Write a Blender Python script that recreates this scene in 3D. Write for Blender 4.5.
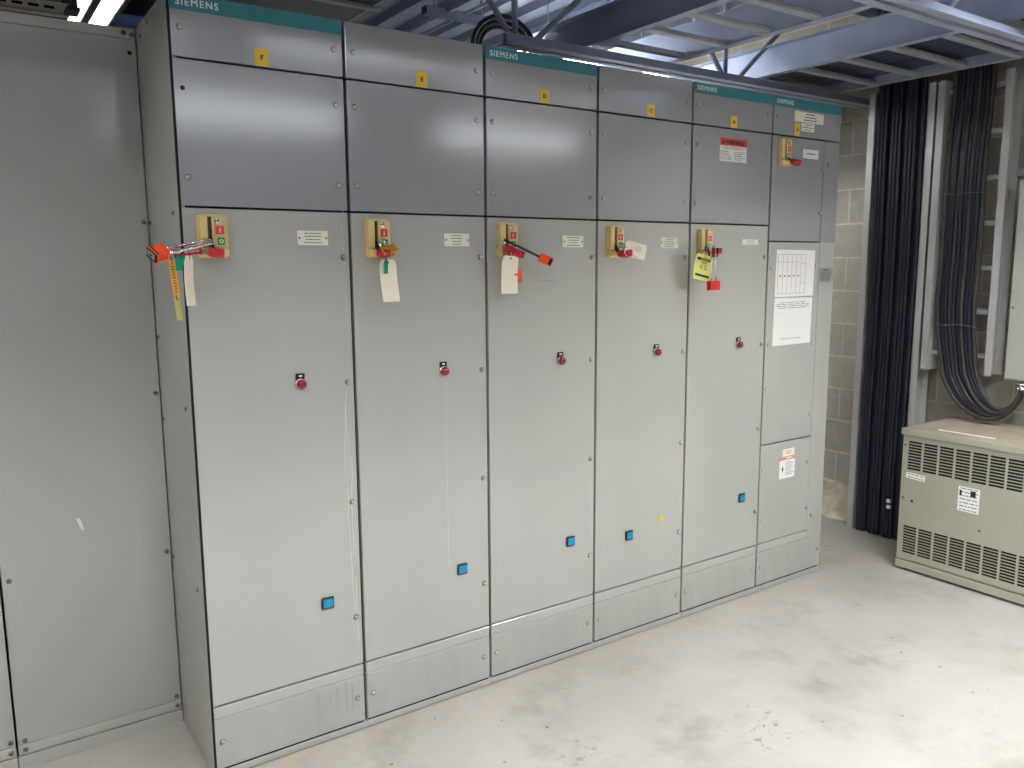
import bpy, bmesh, math, random
from mathutils import Vector, Matrix
random.seed(7)
S = bpy.context.scene
COL = S.collection
for o in list(bpy.data.objects): bpy.data.objects.remove(o)

# ---------------------------------------------------------------- camera
def set_camera():
    yaw, pitch, roll = .6005, -.145, -.0066
    cy, sy, cp, sp = math.cos(yaw), math.sin(yaw), math.cos(pitch), math.sin(pitch)
    f = Vector((sy*cp, cy*cp, sp)); r = Vector((cy, -sy, 0)); u = r.cross(f)
    cr, sr = math.cos(roll), math.sin(roll)
    R, U = r*cr + u*sr, u*cr - r*sr
    cam = bpy.data.cameras.new('camera'); co = bpy.data.objects.new('camera', cam); COL.objects.link(co)
    M = Matrix((R, U, -f)).transposed().to_4x4(); M.translation = Vector((-.546, -2.4165, 1.5576))
    co.matrix_world = M
    cam.sensor_width = 36; cam.lens = 817.1*36/1024; cam.clip_start = .02
    S.camera = co
set_camera()
# ---------------------------------------------------------------- world, exposure
w = bpy.data.worlds.new('world'); S.world = w; w.use_nodes = True
w.node_tree.nodes['Background'].inputs[0].default_value = (.75, .82, 1, 1)
w.node_tree.nodes['Background'].inputs[1].default_value = .02
S.view_settings.view_transform = 'Standard'; S.view_settings.look = 'None'
S.view_settings.gamma = 1; S.view_settings.use_curve_mapping = False
S.view_settings.exposure = 0.22
LENS_POWER = 60.0    # deep reflector fixtures added out of view to light lower panels and floor
WRAP_POWER = 6.0
LAMP = 60.0          # strength of the fluorescent tubes

# ---------------------------------------------------------------- materials
MATS = {}
def srgb(r, g, b):
    f = lambda c: (c/255/12.92 if c/255 <= .04045 else ((c/255+.055)/1.055)**2.4)
    return (f(r), f(g), f(b), 1)
def mat(name, col, rough=.5, metal=0, noise=0, nscale=8, bump=0, spec=.5, stretch=(1, 1, 1), emit=0, coat=0, dark=None, thresh=None):
    if name in MATS: return MATS[name]
    m = bpy.data.materials.new(name); m.use_nodes = True; MATS[name] = m
    nt = m.node_tree; b = nt.nodes['Principled BSDF']
    c = srgb(*col)
    b.inputs['Base Color'].default_value = c; b.inputs['Roughness'].default_value = rough
    b.inputs['Metallic'].default_value = metal; b.inputs['Specular IOR Level'].default_value = spec
    if coat: b.inputs['Coat Weight'].default_value = coat
    if emit:
        b.inputs['Emission Color'].default_value = (.93, .975, 1, 1); b.inputs['Emission Strength'].default_value = emit
    tc = nt.nodes.new('ShaderNodeTexCoord'); mp = nt.nodes.new('ShaderNodeMapping')
    mp.inputs['Scale'].default_value = stretch
    nt.links.new(tc.outputs['Object'], mp.inputs[0])
    n = nt.nodes.new('ShaderNodeTexNoise'); n.inputs['Scale'].default_value = nscale; n.inputs['Detail'].default_value = 6
    nt.links.new(mp.outputs[0], n.inputs['Vector'])
    if noise:
        rp = nt.nodes.new('ShaderNodeValToRGB')
        lo = thresh[0] if thresh else .3; hi = thresh[1] if thresh else .7
        rp.color_ramp.elements[0].position = lo; rp.color_ramp.elements[1].position = hi
        d = srgb(*dark) if dark else tuple(x*(1-noise) for x in c[:3]) + (1,)
        rp.color_ramp.elements[0].color = d; rp.color_ramp.elements[1].color = c
        nt.links.new(n.outputs['Fac'], rp.inputs[0]); nt.links.new(rp.outputs[0], b.inputs['Base Color'])
    if bump:
        bp = nt.nodes.new('ShaderNodeBump'); bp.inputs['Strength'].default_value = bump; bp.inputs['Distance'].default_value = .01
        nt.links.new(n.outputs['Fac'], bp.inputs['Height']); nt.links.new(bp.outputs[0], b.inputs['Normal'])
    return m
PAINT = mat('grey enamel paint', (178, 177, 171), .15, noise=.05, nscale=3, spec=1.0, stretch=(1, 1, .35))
PAINTU = mat('grey enamel darker tone', (153, 154, 158), .15, noise=.04, nscale=3, spec=1.0, stretch=(1, 1, .35))  # darker, bluer tone on the upper panels, upper door and strip top
PAINTS = mat('grey enamel side sheet', (176, 172, 164), .35, noise=.07, nscale=4, stretch=(1, 1, .3))
PLOW = mat('grey enamel scuffed kick plate', (172, 171, 165), .4, noise=.10, nscale=14, stretch=(1, 1, .25))
GAP = mat('black gasket', (16, 16, 18), .9)  # black painted in as the shade of seams, holes and openings
TEAL = mat('teal name band', (50, 126, 140), .4)
WHITE = mat('white print', (235, 235, 230), .5)
BLACK = mat('black plastic', (22, 21, 23), .4)
INK = mat('black ink', (45, 42, 42), .7)
INKG = mat('grey ink', (130, 126, 124), .7)
YEL = mat('yellow label', (232, 190, 62), .5)
IVORY = mat('ivory engraved plate', (232, 226, 208), .45)
PAPER = mat('white paper', (240, 236, 232), .7, noise=.03)
CARD = mat('cream card', (238, 226, 205), .7, noise=.04)
ZINC = mat('zinc screw', (205, 203, 198), .28, metal=.85)
DZINC = mat('dull screw', (120, 117, 110), .45, metal=.6)
BRASS = mat('yellow chromate steel', (240, 214, 150), .3, metal=.3, noise=.12, nscale=20)
SLOT = mat('dark bronze slot', (74, 62, 46), .5, metal=.3)
RED = mat('red vinyl', (190, 28, 48), .4)
PINK = mat('pinkish red label', (232, 70, 84), .5)
GREEN = mat('green label', (40, 160, 92), .5)
TGREEN = mat('teal green plastic', (0, 150, 122), .4)
ORANGE = mat('orange plastic', (245, 84, 40), .4)
CHROME = mat('chrome', (225, 225, 228), .12, metal=1)
LENS = mat('dark red lens', (140, 16, 34), .2, coat=.5)
BLUE = mat('blue indicator', (8, 136, 182), .25, coat=.4)
CABLE = mat('black cable jacket', (38, 42, 54), .38, noise=.3, nscale=9, stretch=(3, 3, .4))
CABLED = mat('dusty cable jacket', (70, 66, 64), .6, noise=.5, nscale=6)
ALU = mat('galvanised aluminium', (205, 203, 200), .4, metal=.3, noise=.12, nscale=12, stretch=(1, 1, .2))
STEELB = mat('blue grey painted steel', (172, 180, 202), .5, metal=.1, noise=.15, nscale=6)
STEELL = mat('dusty galvanised steel', (190, 192, 200), .45, metal=.35, noise=.15, nscale=10)
DECKM = mat('galvanised roof deck', (128, 136, 154), .45, metal=.2, noise=.12, nscale=5)
DUCTM = mat('dark sheet duct', (84, 90, 110), .35, metal=.4, noise=.1, nscale=3)
TANP = mat('beige grey transformer enamel', (168, 164, 146), .42, noise=.06, nscale=5)
TANT = mat('dusty transformer lid', (170, 156, 136), .7, noise=.25, nscale=9)
BOXP = mat('light grey box enamel', (178, 176, 168), .4, noise=.04)
TUBE = mat('glowing tube', (255, 255, 255), .5, emit=LAMP)
LENSM = mat('glowing lens', (255, 255, 255), .5, emit=LENS_POWER)
WRAPM = mat('glowing wrap lens', (255, 255, 255), .5, emit=WRAP_POWER)
REFL = mat('grey cutoff skirt', (120, 120, 122), .5)
HOUS = mat('white fixture housing', (225, 225, 220), .5)
DSTEEL = mat('dark iron', (60, 56, 60), .5, metal=.3, noise=.2)

# ---------------------------------------------------------------- mesh helpers
class MB:
    def __init__(s): s.bm = bmesh.new(); s.mats = []; s.cur = 0
    def m(s, mt):
        if mt not in s.mats: s.mats.append(mt)
        s.cur = s.mats.index(mt); return s
    def _new(s, faces):
        for f in faces: f.material_index = s.cur
    def box(s, x0, y0, z0, x1, y1, z1, bev=0, seg=1):
        n0 = set(s.bm.faces)
        g = bmesh.ops.create_cube(s.bm, size=1)
        vs = g['verts']
        for v in vs:
            v.co = Vector(((x0+x1)/2+v.co.x*(x1-x0), (y0+y1)/2+v.co.y*(y1-y0), (z0+z1)/2+v.co.z*(z1-z0)))
        if bev:
            es = list({e for v in vs for e in v.link_edges})
            bmesh.ops.bevel(s.bm, geom=es, offset=bev, segments=seg, affect='EDGES', profile=.5)
        s._new([f for f in s.bm.faces if f not in n0]); return s
    def obox(s, c, ax, hx, hy, hz, bev=0):
        """box centred at c with axes ax (3 unit vectors) and half sizes"""
        n0 = set(s.bm.faces); g = bmesh.ops.create_cube(s.bm, size=2); vs = g['verts']
        c = Vector(c)
        if ax[0].cross(ax[1]).dot(ax[2]) < 0: ax = (ax[0], ax[1], -ax[2])
        for v in vs:
            v.co = c + ax[0]*v.co.x*hx + ax[1]*v.co.y*hy + ax[2]*v.co.z*hz
        if bev:
            es = list({e for v in vs for e in v.link_edges})
            bmesh.ops.bevel(s.bm, geom=es, offset=bev, segments=2, affect='EDGES')
        s._new([f for f in s.bm.faces if f not in n0]); return s
    def bar(s, a, b, wdt, hgt, up=(0, 0, 1)):
        a, b = Vector(a), Vector(b); d = (b-a); L = d.length; d.normalize(); up = Vector(up)
        r = d.cross(up)
        if r.length < 1e-3: r = d.cross(Vector((0, 1, 0)))
        r.normalize(); u = r.cross(d)
        return s.obox((a+b)/2, (d, r, u), L/2, wdt/2, hgt/2)
    def tube(s, pts, rad, n=10, cap=True):
        pts = [Vector(p) for p in pts]; rings = []
        prev = None; new = []
        for i, p in enumerate(pts):
            d = (pts[min(i+1, len(pts)-1)] - pts[max(i-1, 0)]).normalized()
            if prev is None:
                r = d.cross(Vector((0, 0, 1)))
                if r.length < .1: r = d.cross(Vector((0, 1, 0)))
            else: r = prev - d*prev.dot(d)
            r.normalize(); prev = r; u = d.cross(r)
            rr = rad[i] if isinstance(rad, (list, tuple)) else rad
            rings.append([s.bm.verts.new(p + (r*math.cos(t)+u*math.sin(t))*rr) for t in [2*math.pi*k/n for k in range(n)]])
        for a, b in zip(rings, rings[1:]):
            for k in range(n):
                f = s.bm.faces.new((a[k], a[(k+1) % n], b[(k+1) % n], b[k])); f.smooth = True; f.material_index = s.cur
        if cap:
            for q in (rings[0][::-1], rings[-1]):
                f = s.bm.faces.new(q); f.material_index = s.cur
        return s
    def cyl(s, a, b, r, n=20): return s.tube([a, b], r, n)
    def lathe(s, o, axis, prof, n=24):
        """prof: list of (distance along axis, radius)"""
        o = Vector(o); d = Vector(axis).normalized(); r = d.cross(Vector((0, 0, 1)))
        if r.length < .1: r = d.cross(Vector((1, 0, 0)))
        r.normalize(); u = d.cross(r); rings = []
        for h, q in prof:
            rings.append([s.bm.verts.new(o+d*h+(r*math.cos(2*math.pi*k/n)+u*math.sin(2*math.pi*k/n))*max(q, 1e-5)) for k in range(n)])
        for a, b in zip(rings, rings[1:]):
            for k in range(n):
                f = s.bm.faces.new((a[k], a[(k+1) % n], b[(k+1) % n], b[k])); f.smooth = True; f.material_index = s.cur
        f = s.bm.faces.new(rings[-1]); f.material_index = s.cur
        f = s.bm.faces.new(rings[0][::-1]); f.material_index = s.cur
        return s
    def prism(s, outline, v):
        """extrude closed polygon (3D pts) by vector v"""
        v = Vector(v); a = [s.bm.verts.new(p) for p in outline]; b = [s.bm.verts.new(Vector(p)+v) for p in outline]
        n = len(a); fs = [s.bm.faces.new(a[::-1]), s.bm.faces.new(b)]
        for k in range(n): fs.append(s.bm.faces.new((a[k], a[(k+1) % n], b[(k+1) % n], b[k])))
        s._new(fs); return s
    def text(s, body, size, origin, rz=0, bold=0, rx=math.pi/2, align='LEFT', sx=1, roll=0, spc=1):
        cu = bpy.data.curves.new('t', 'FONT'); cu.body = body; cu.size = size; cu.align_x = align; cu.offset = bold
        cu.extrude = .0003; cu.space_character = spc; cu.resolution_u = 3
        o = bpy.data.objects.new('t', cu); COL.objects.link(o)
        dg = bpy.context.evaluated_depsgraph_get(); dg.update()
        me = bpy.data.meshes.new_from_object(o.evaluated_get(dg))
        M = Matrix.Translation(Vector(origin)) @ Matrix.Rotation(rz, 4, 'Z') @ Matrix.Rotation(rx, 4, 'X') @ Matrix.Rotation(roll, 4, 'Z') @ Matrix.Diagonal((sx, 1, 1, 1))
        me.transform(M); n0 = set(s.bm.faces); s.bm.from_mesh(me); s._new([f for f in s.bm.faces if f not in n0])
        bpy.data.objects.remove(o); bpy.data.curves.remove(cu); bpy.data.meshes.remove(me); return s
    def build(s, name, mt=None, parent=None):
        if not s.mats: s.mats = [mt]
        bmesh.ops.recalc_face_normals(s.bm, faces=s.bm.faces)
        og = org(parent)
        if og.length > 0: bmesh.ops.translate(s.bm, verts=s.bm.verts, vec=-og)
        me = bpy.data.meshes.new(name); s.bm.to_mesh(me); s.bm.free()
        for q in s.mats: me.materials.append(q)
        o = bpy.data.objects.new(name, me); COL.objects.link(o)
        if parent: o.parent = parent
        return o
def org(p):
    v = Vector((0, 0, 0))
    while p: v += p.location; p = p.parent
    return v
def thing(name, loc, label, cat, group=None):
    o = bpy.data.objects.new(name, None); COL.objects.link(o); o.location = loc; o.empty_display_size = .05
    return tag(o, label, cat, group)
def tag(o, label, cat, group=None):
    o['label'] = label; o['category'] = cat
    if group: o['group'] = group
    return o
def struct(o): o['kind'] = 'structure'; return o
def put(proto, loc, parent):
    """copy of a small part placed at a world location below its parent"""
    c = proto.copy(); COL.objects.link(c); c.parent = parent; c.location = Vector(loc)-org(parent); return c
def B(x0, y0, z0, x1, y1, z1, bev=0): return MB().box(x0, y0, z0, x1, y1, z1, bev)

# prototypes of small hardware, removed at the end
def proto_bolt(name, mt, r, h, ax=(0, -1, 0), slot=True):
    m = MB()
    if mt is ZINC: m.m(SLOT).lathe((0, 0, 0), ax, [(0, r*1.28), (.0006, r*1.28)], 14)
    m.m(mt); m.lathe((0, 0, 0), ax, [(0, r), (h*.4, r), (h*.8, r*.8), (h, r*.45)], 14)
    if slot:
        a = Vector(ax); m.m(SLOT); c = a*(h*.98)
        if abs(a.y) > .5: m.box(-r*.12, c.y-.0004, -r*.55, r*.12, c.y+.0004, r*.55)
        else: m.box(c.x-.0004, -r*.12, -r*.55, c.x+.0004, r*.12, r*.55)
    return m.build(name)
P_BOLT = proto_bolt('bolt', ZINC, .0068, .005)
P_LATCH = proto_bolt('latch_screw', ZINC, .0072, .011)
P_DULL = proto_bolt('screw', DZINC, .0075, .005)
P_SIDE = proto_bolt('screw', DZINC, .0065, .004, (-1, 0, 0))
P_HOLE = MB().m(GAP).lathe((0, 0, 0), (0, -1, 0), [(0, .0065), (.0006, .0065)], 14).build('screw_hole')
P_TR = proto_bolt('screw', DZINC, .006, .004, (-1, 0, 0))
PROTOS = [P_BOLT, P_LATCH, P_DULL, P_SIDE, P_HOLE, P_TR]

# ================================================================ the room
XW = 3.95
def wall_block_mat():
    m = bpy.data.materials.new('painted concrete block'); m.use_nodes = True; nt = m.node_tree; b = nt.nodes['Principled BSDF']
    tc = nt.nodes.new('ShaderNodeTexCoord'); sp = nt.nodes.new('ShaderNodeSeparateXYZ'); cb = nt.nodes.new('ShaderNodeCombineXYZ')
    nt.links.new(tc.outputs['Object'], sp.inputs[0])
    ge = nt.nodes.new('ShaderNodeNewGeometry'); sn = nt.nodes.new('ShaderNodeSeparateXYZ'); nt.links.new(ge.outputs['Normal'], sn.inputs[0])
    ab = nt.nodes.new('ShaderNodeMath'); ab.operation = 'ABSOLUTE'; nt.links.new(sn.outputs[0], ab.inputs[0])
    mx = nt.nodes.new('ShaderNodeMix'); mx.data_type = 'FLOAT'
    nt.links.new(ab.outputs[0], mx.inputs[0]); nt.links.new(sp.outputs[0], mx.inputs[2]); nt.links.new(sp.outputs[1], mx.inputs[3])
    ad = nt.nodes.new('ShaderNodeMath'); ad.operation = 'ADD'; ad.inputs[1].default_value = 20.04
    az = nt.nodes.new('ShaderNodeMath'); az.operation = 'ADD'; az.inputs[1].default_value = 4.0 - .188
    nt.links.new(mx.outputs[0], ad.inputs[0]); nt.links.new(sp.outputs[2], az.inputs[0])
    nt.links.new(ad.outputs[0], cb.inputs[0]); nt.links.new(az.outputs[0], cb.inputs[1])
    br = nt.nodes.new('ShaderNodeTexBrick'); br.inputs['Scale'].default_value = 1
    br.inputs['Brick Width'].default_value = .4; br.inputs['Row Height'].default_value = .2
    br.inputs['Mortar Size'].default_value = .006; br.inputs['Mortar Smooth'].default_value = .3
    br.inputs['Color1'].default_value = srgb(212, 202, 186); br.inputs['Color2'].default_value = srgb(200, 190, 176)
    br.inputs['Mortar'].default_value = srgb(236, 226, 208)
    nt.links.new(cb.outputs[0], br.inputs['Vector'])
    n = nt.nodes.new('ShaderNodeTexNoise'); n.inputs['Scale'].default_value = 18; n.inputs['Detail'].default_value = 8
    nt.links.new(tc.outputs['Object'], n.inputs['Vector'])
    mm = nt.nodes.new('ShaderNodeMix'); mm.data_type = 'RGBA'; mm.blend_type = 'MULTIPLY'; mm.inputs[0].default_value = .35
    nt.links.new(br.outputs['Color'], mm.inputs[6]); nt.links.new(n.outputs['Fac'], mm.inputs[7])
    nt.links.new(mm.outputs[2], b.inputs['Base Color']); b.inputs['Roughness'].default_value = .75
    bp = nt.nodes.new('ShaderNodeBump'); bp.invert = True; bp.inputs['Strength'].default_value = .5; bp.inputs['Distance'].default_value = .006
    nt.links.new(br.outputs['Fac'], bp.inputs['Height']); nt.links.new(bp.outputs[0], b.inputs['Normal'])
    return m
def floor_mat():
    m = bpy.data.materials.new('worn painted concrete'); m.use_nodes = True; nt = m.node_tree; b = nt.nodes['Principled BSDF']
    L = nt.links.new
    tc = nt.nodes.new('ShaderNodeTexCoord')
    def noise(sc, det=6, rough=.6):
        n = nt.nodes.new('ShaderNodeTexNoise'); n.inputs['Scale'].default_value = sc; n.inputs['Detail'].default_value = det
        n.inputs['Roughness'].default_value = rough; L(tc.outputs['Object'], n.inputs['Vector']); return n
    def ramp(src, p0, p1, c0=(0, 0, 0, 1), c1=(1, 1, 1, 1)):
        r = nt.nodes.new('ShaderNodeValToRGB'); r.color_ramp.elements[0].position = p0; r.color_ramp.elements[1].position = p1
        r.color_ramp.elements[0].color = c0; r.color_ramp.elements[1].color = c1; L(src, r.inputs[0]); return r
    def mix(fac, a, bcol):
        x = nt.nodes.new('ShaderNodeMix'); x.data_type = 'RGBA'; L(fac, x.inputs[0]); L(a, x.inputs[6])
        if isinstance(bcol, tuple): x.inputs[7].default_value = bcol
        else: L(bcol, x.inputs[7])
        return x
    def math_(op, a, v):
        q = nt.nodes.new('ShaderNodeMath'); q.operation = op; q.use_clamp = True; L(a, q.inputs[0])
        if isinstance(v, (int, float)): q.inputs[1].default_value = v
        else: L(v, q.inputs[1])
        return q
    base = ramp(noise(1.6).outputs['Fac'], .3, .7, srgb(158, 153, 144), srgb(175, 170, 162))
    cur = base.outputs[0]
    # dark grimy mottles
    f = math_('MULTIPLY', ramp(noise(2.7, 8, .7).outputs['Fac'], .52, .70).outputs[0], .55)
    cur = mix(f.outputs[0], cur, srgb(132, 126, 113)).outputs[2]
    # rust coloured dust along the foot of the switchgear
    sp = nt.nodes.new('ShaderNodeSeparateXYZ'); L(tc.outputs['Object'], sp.inputs[0])
    ay = nt.nodes.new('ShaderNodeMath'); ay.operation = 'ABSOLUTE'; sh = nt.nodes.new('ShaderNodeMath'); sh.operation = 'ADD'; sh.inputs[1].default_value = .02
    L(sp.outputs[1], sh.inputs[0]); L(sh.outputs[0], ay.inputs[0])
    near = ramp(ay.outputs[0], 0, .36, (1, 1, 1, 1), (0, 0, 0, 1))
    f = math_('MULTIPLY', ramp(noise(13, 9, .72).outputs['Fac'], .44, .66).outputs[0], near.outputs[0])
    cur = mix(math_('MULTIPLY', f.outputs[0], .55).outputs[0], cur, srgb(176, 150, 116)).outputs[2]
    # fine specks
    vo = nt.nodes.new('ShaderNodeTexVoronoi'); vo.inputs['Scale'].default_value = 9; L(tc.outputs['Object'], vo.inputs['Vector'])
    dn = noise(60, 3); s_ = nt.nodes.new('ShaderNodeMath'); s_.operation = 'MULTIPLY'; L(vo.outputs['Distance'], s_.inputs[0]); L(dn.outputs['Fac'], s_.inputs[1])
    f = ramp(s_.outputs[0], .018, .03, (1, 1, 1, 1), (0, 0, 0, 1))
    gate = ramp(noise(1.1, 2).outputs['Fac'], .40, .50)
    f2 = math_('MULTIPLY', f.outputs[0], gate.outputs[0])
    cur = mix(math_('MULTIPLY', f2.outputs[0], .75).outputs[0], cur, srgb(70, 62, 50)).outputs[2]
    # individual worn spots and smudges  (x, y, radius, strength, chipped)
    for x, y, r, st, ch in [(1.60, -.76, .17, .9, 1), (1.36, -.70, .22, .5, 0), (2.35, -.69, .17, .75, 0), (2.0, -.71, .14, .6, 0), (2.75, -.35, .12, .4, 0),
                            (2.60, -.62, .12, .22, 0), (1.0, -.52, .13, .5, 1), (3.25, .28, .28, .5, 1), (.06, .18, .3, .35, 0), (1.05, -.75, .2, .2, 0)]:
        mp = nt.nodes.new('ShaderNodeMapping'); mp.inputs['Location'].default_value = (-x/r, -y/r, 0); mp.inputs['Scale'].default_value = (1/r, 1/r, 1)
        L(tc.outputs['Object'], mp.inputs[0])
        ln = nt.nodes.new('ShaderNodeVectorMath'); ln.operation = 'LENGTH'; L(mp.outputs[0], ln.inputs[0])
        fall = ramp(ln.outputs['Value'], .1, 1, (1, 1, 1, 1), (0, 0, 0, 1))
        nn = ramp(noise(24 if ch else 9, 6, .65).outputs['Fac'], .57 if ch else .38, .62 if ch else .7)
        f = math_('MULTIPLY', fall.outputs[0], nn.outputs[0]); f = math_('MULTIPLY', f.outputs[0], st)
        cur = mix(f.outputs[0], cur, srgb(74, 68, 56) if ch else srgb(112, 106, 94)).outputs[2]
    L(cur, b.inputs['Base Color'])
    rr = ramp(noise(3).outputs['Fac'], .3, .7, (.42, .42, .42, 1), (.62, .62, .62, 1)); L(rr.outputs[0], b.inputs['Roughness'])
    bp = nt.nodes.new('ShaderNodeBump'); bp.inputs['Strength'].default_value = .12; bp.inputs['Distance'].default_value = .01
    L(noise(35, 6).outputs['Fac'], bp.inputs['Height']); L(bp.outputs[0], b.inputs['Normal'])
    return m
WM = wall_block_mat(); FM = floor_mat(); WD = mat('dark grey painted wall', (112, 112, 116), .7, noise=.1, nscale=2)
X0, Y0, Y1, ZC = -3.2, -6.2, 3.6, 2.985
struct(B(X0-.2, Y0-.2, -.12, XW+.2, Y1+.2, 0).build('floor', FM))
struct(B(XW, Y0-.2, 0, XW+.2, Y1+.2, ZC+.12).build('wall_right', WM))
struct(B(X0-.2, Y0-.2, 0, X0, Y1+.2, ZC+.12).build('wall_left', WD))
struct(B(X0, Y1, 0, XW, Y1+.2, ZC+.12).build('wall_back', WM))
struct(B(X0, Y0-.2, 0, XW, Y0, ZC+.12).build('wall_front', WD))
# ribbed roof deck, ribs run front to back
m = MB(); x = X0; pts = []; pitch = .205
while x < XW:
    pts += [(x, ZC), (x+.09, ZC), (x+.105, ZC+.04), (x+.185, ZC+.04)]; x += pitch
pts = [(min(a, XW), b) for a, b in pts] + [(XW, ZC+.1), (X0, ZC+.1)]
m.prism([(a, Y0, b) for a, b in pts], (0, Y1-Y0, 0))
struct(m.build('ceiling', DECKM))
# rough mortar fillet at the foot of the right wall
m = MB(); rows = []
for i in range(141):
    y = Y1-.02 - i*.07
    rnd = random.uniform(-.012, .012)
    prof = [(XW, .20+rnd*.4), (XW-.02, .188+rnd), (XW-.045+rnd, .10), (XW-.08+rnd*2, .035+abs(rnd)), (XW-.125+rnd*3, 0)]
    rows.append([m.bm.verts.new((a, y, b)) for a, b in prof])
for a, b in zip(rows, rows[1:]):
    for k in range(4): m.bm.faces.new((a[k], a[k+1], b[k+1], b[k]))
struct(m.build('trim_1', mat('rough dusty mortar', (226, 212, 190), .9, noise=.35, nscale=16, bump=.8)))

# ================================================================ switchgear line-up
H = 2.286; H1 = 2.120; H2 = 1.723; H3 = .2348; H3B = .1942; H4 = .030
XS = [0, .5017, 1.0052, 1.5051, 2.0069, 2.5094, 3.003]
G = .0052
def text_lines(m, x0, x1, ztop, zbot, n, y, mt=INKG, h=None, seed=0, center=True):
    """small unreadable print"""
    rg = random.Random(seed); step = (ztop-zbot)/n; m.m(mt)
    for i in range(n):
        z = ztop-(i+.5)*step; hh = (h or step*.32)
        wd = (x1-x0)*rg.uniform(.55, .98); a = (x0+x1-wd)/2 if center else x0; e = a+wd
        while a < e-1e-4:
            b = min(a+rg.uniform(.1, .28)*(x1-x0), e); m.box(a, y-.0003, z-hh/2, b, y, z+hh/2); a = b+.03*(x1-x0)
    return m
def plate(name, par, x0, x1, z0, z1, y=0, th=.0015, mt=IVORY): return B(x0, y-th, z0, x1, y, z1).build(name, mt, par)

def mechanism(par, x, z0, grip=None):
    """chromate steel disconnect operator: x = left edge, z0 = bottom edge"""
    w_, h_ = .085, .121
    m = MB().m(BRASS)
    out = []; r = .012
    for cx, cz, a0 in ((x+w_-r, z0+h_-r, 0), (x+r, z0+h_-r, 90), (x+r, z0+r, 180), (x+w_-r, z0+r, 270)):
        for k in range(5): t = math.radians(a0+k*22.5); out.append((cx+r*math.cos(t), 0, cz+r*math.sin(t)))
    m.prism(out, (0, -.008, 0))
    m.box(x+.004, -.022, z0+.030, x+.027, -.008, z0+h_-.004, .003)      # left ridge
    m.box(x+.040, -.020, z0+.030, x+.046, -.008, z0+h_-.004, .002)
    m.box(x+.046, -.012, z0+.028, x+w_-.004, -.008, z0+h_-.004, .002)
    m.box(x+.004, -.024, z0+.003, x+w_-.003, -.008, z0+.028, .004)     # lower shelf
    op = m.build('operator_plate', None, par)
    B(x+.028, -.0092, z0+.034, x+.039, -.008, z0+h_-.006).build('slot', SLOT, op)
    m = MB().m(PINK).box(x+.050, -.0128, z0+.066, x+.074, -.0118, z0+.090); m.m(WHITE).text('I', .018, (x+.0595, -.0132, z0+.0715), bold=.0006)
    m.build('on_label', None, op)['label'] = 'red label marked I'
    m = MB().m(GREEN).box(x+.054, -.0128, z0+.036, x+.074, -.0118, z0+.058); m.m(WHITE).text('O', .015, (x+.0585, -.0132, z0+.0415), bold=.0006)
    m.build('off_label', None, op)['label'] = 'green label marked O'
    MB().m(CHROME).lathe((x+.056, -.012, z0+.103), (0, -1, 0), [(0, .0085), (.002, .0085), (.003, .006), (.003, .003), (.007, .003)], 18).build('screw', None, op)
    # lever: steel arm out of the slot, ends in red grip
    m = MB().m(DSTEEL)
    gx, gz, gy = grip or (x+.037, z0+.013, -.062)
    m.bar((x+.034, -.008, z0+.046), (gx-.004, gy+.022, gz+.004), .009, .012)
    lv = m.build('operating_lever', None, op)
    m = MB().m(RED)
    a = Vector((gx-.020, gy+.012, gz+.002)); b = Vector((gx+.020, gy-.002, gz-.002))
    d = (b-a).normalized()
    m.lathe(a, d, [(0, .009), (.003, .0125), (.02, .0135), ((b-a).length-.003, .0125), ((b-a).length, .009)], 20)
    m.build('red_grip', None, lv)['label'] = 'red vinyl grip'
    return op

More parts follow.
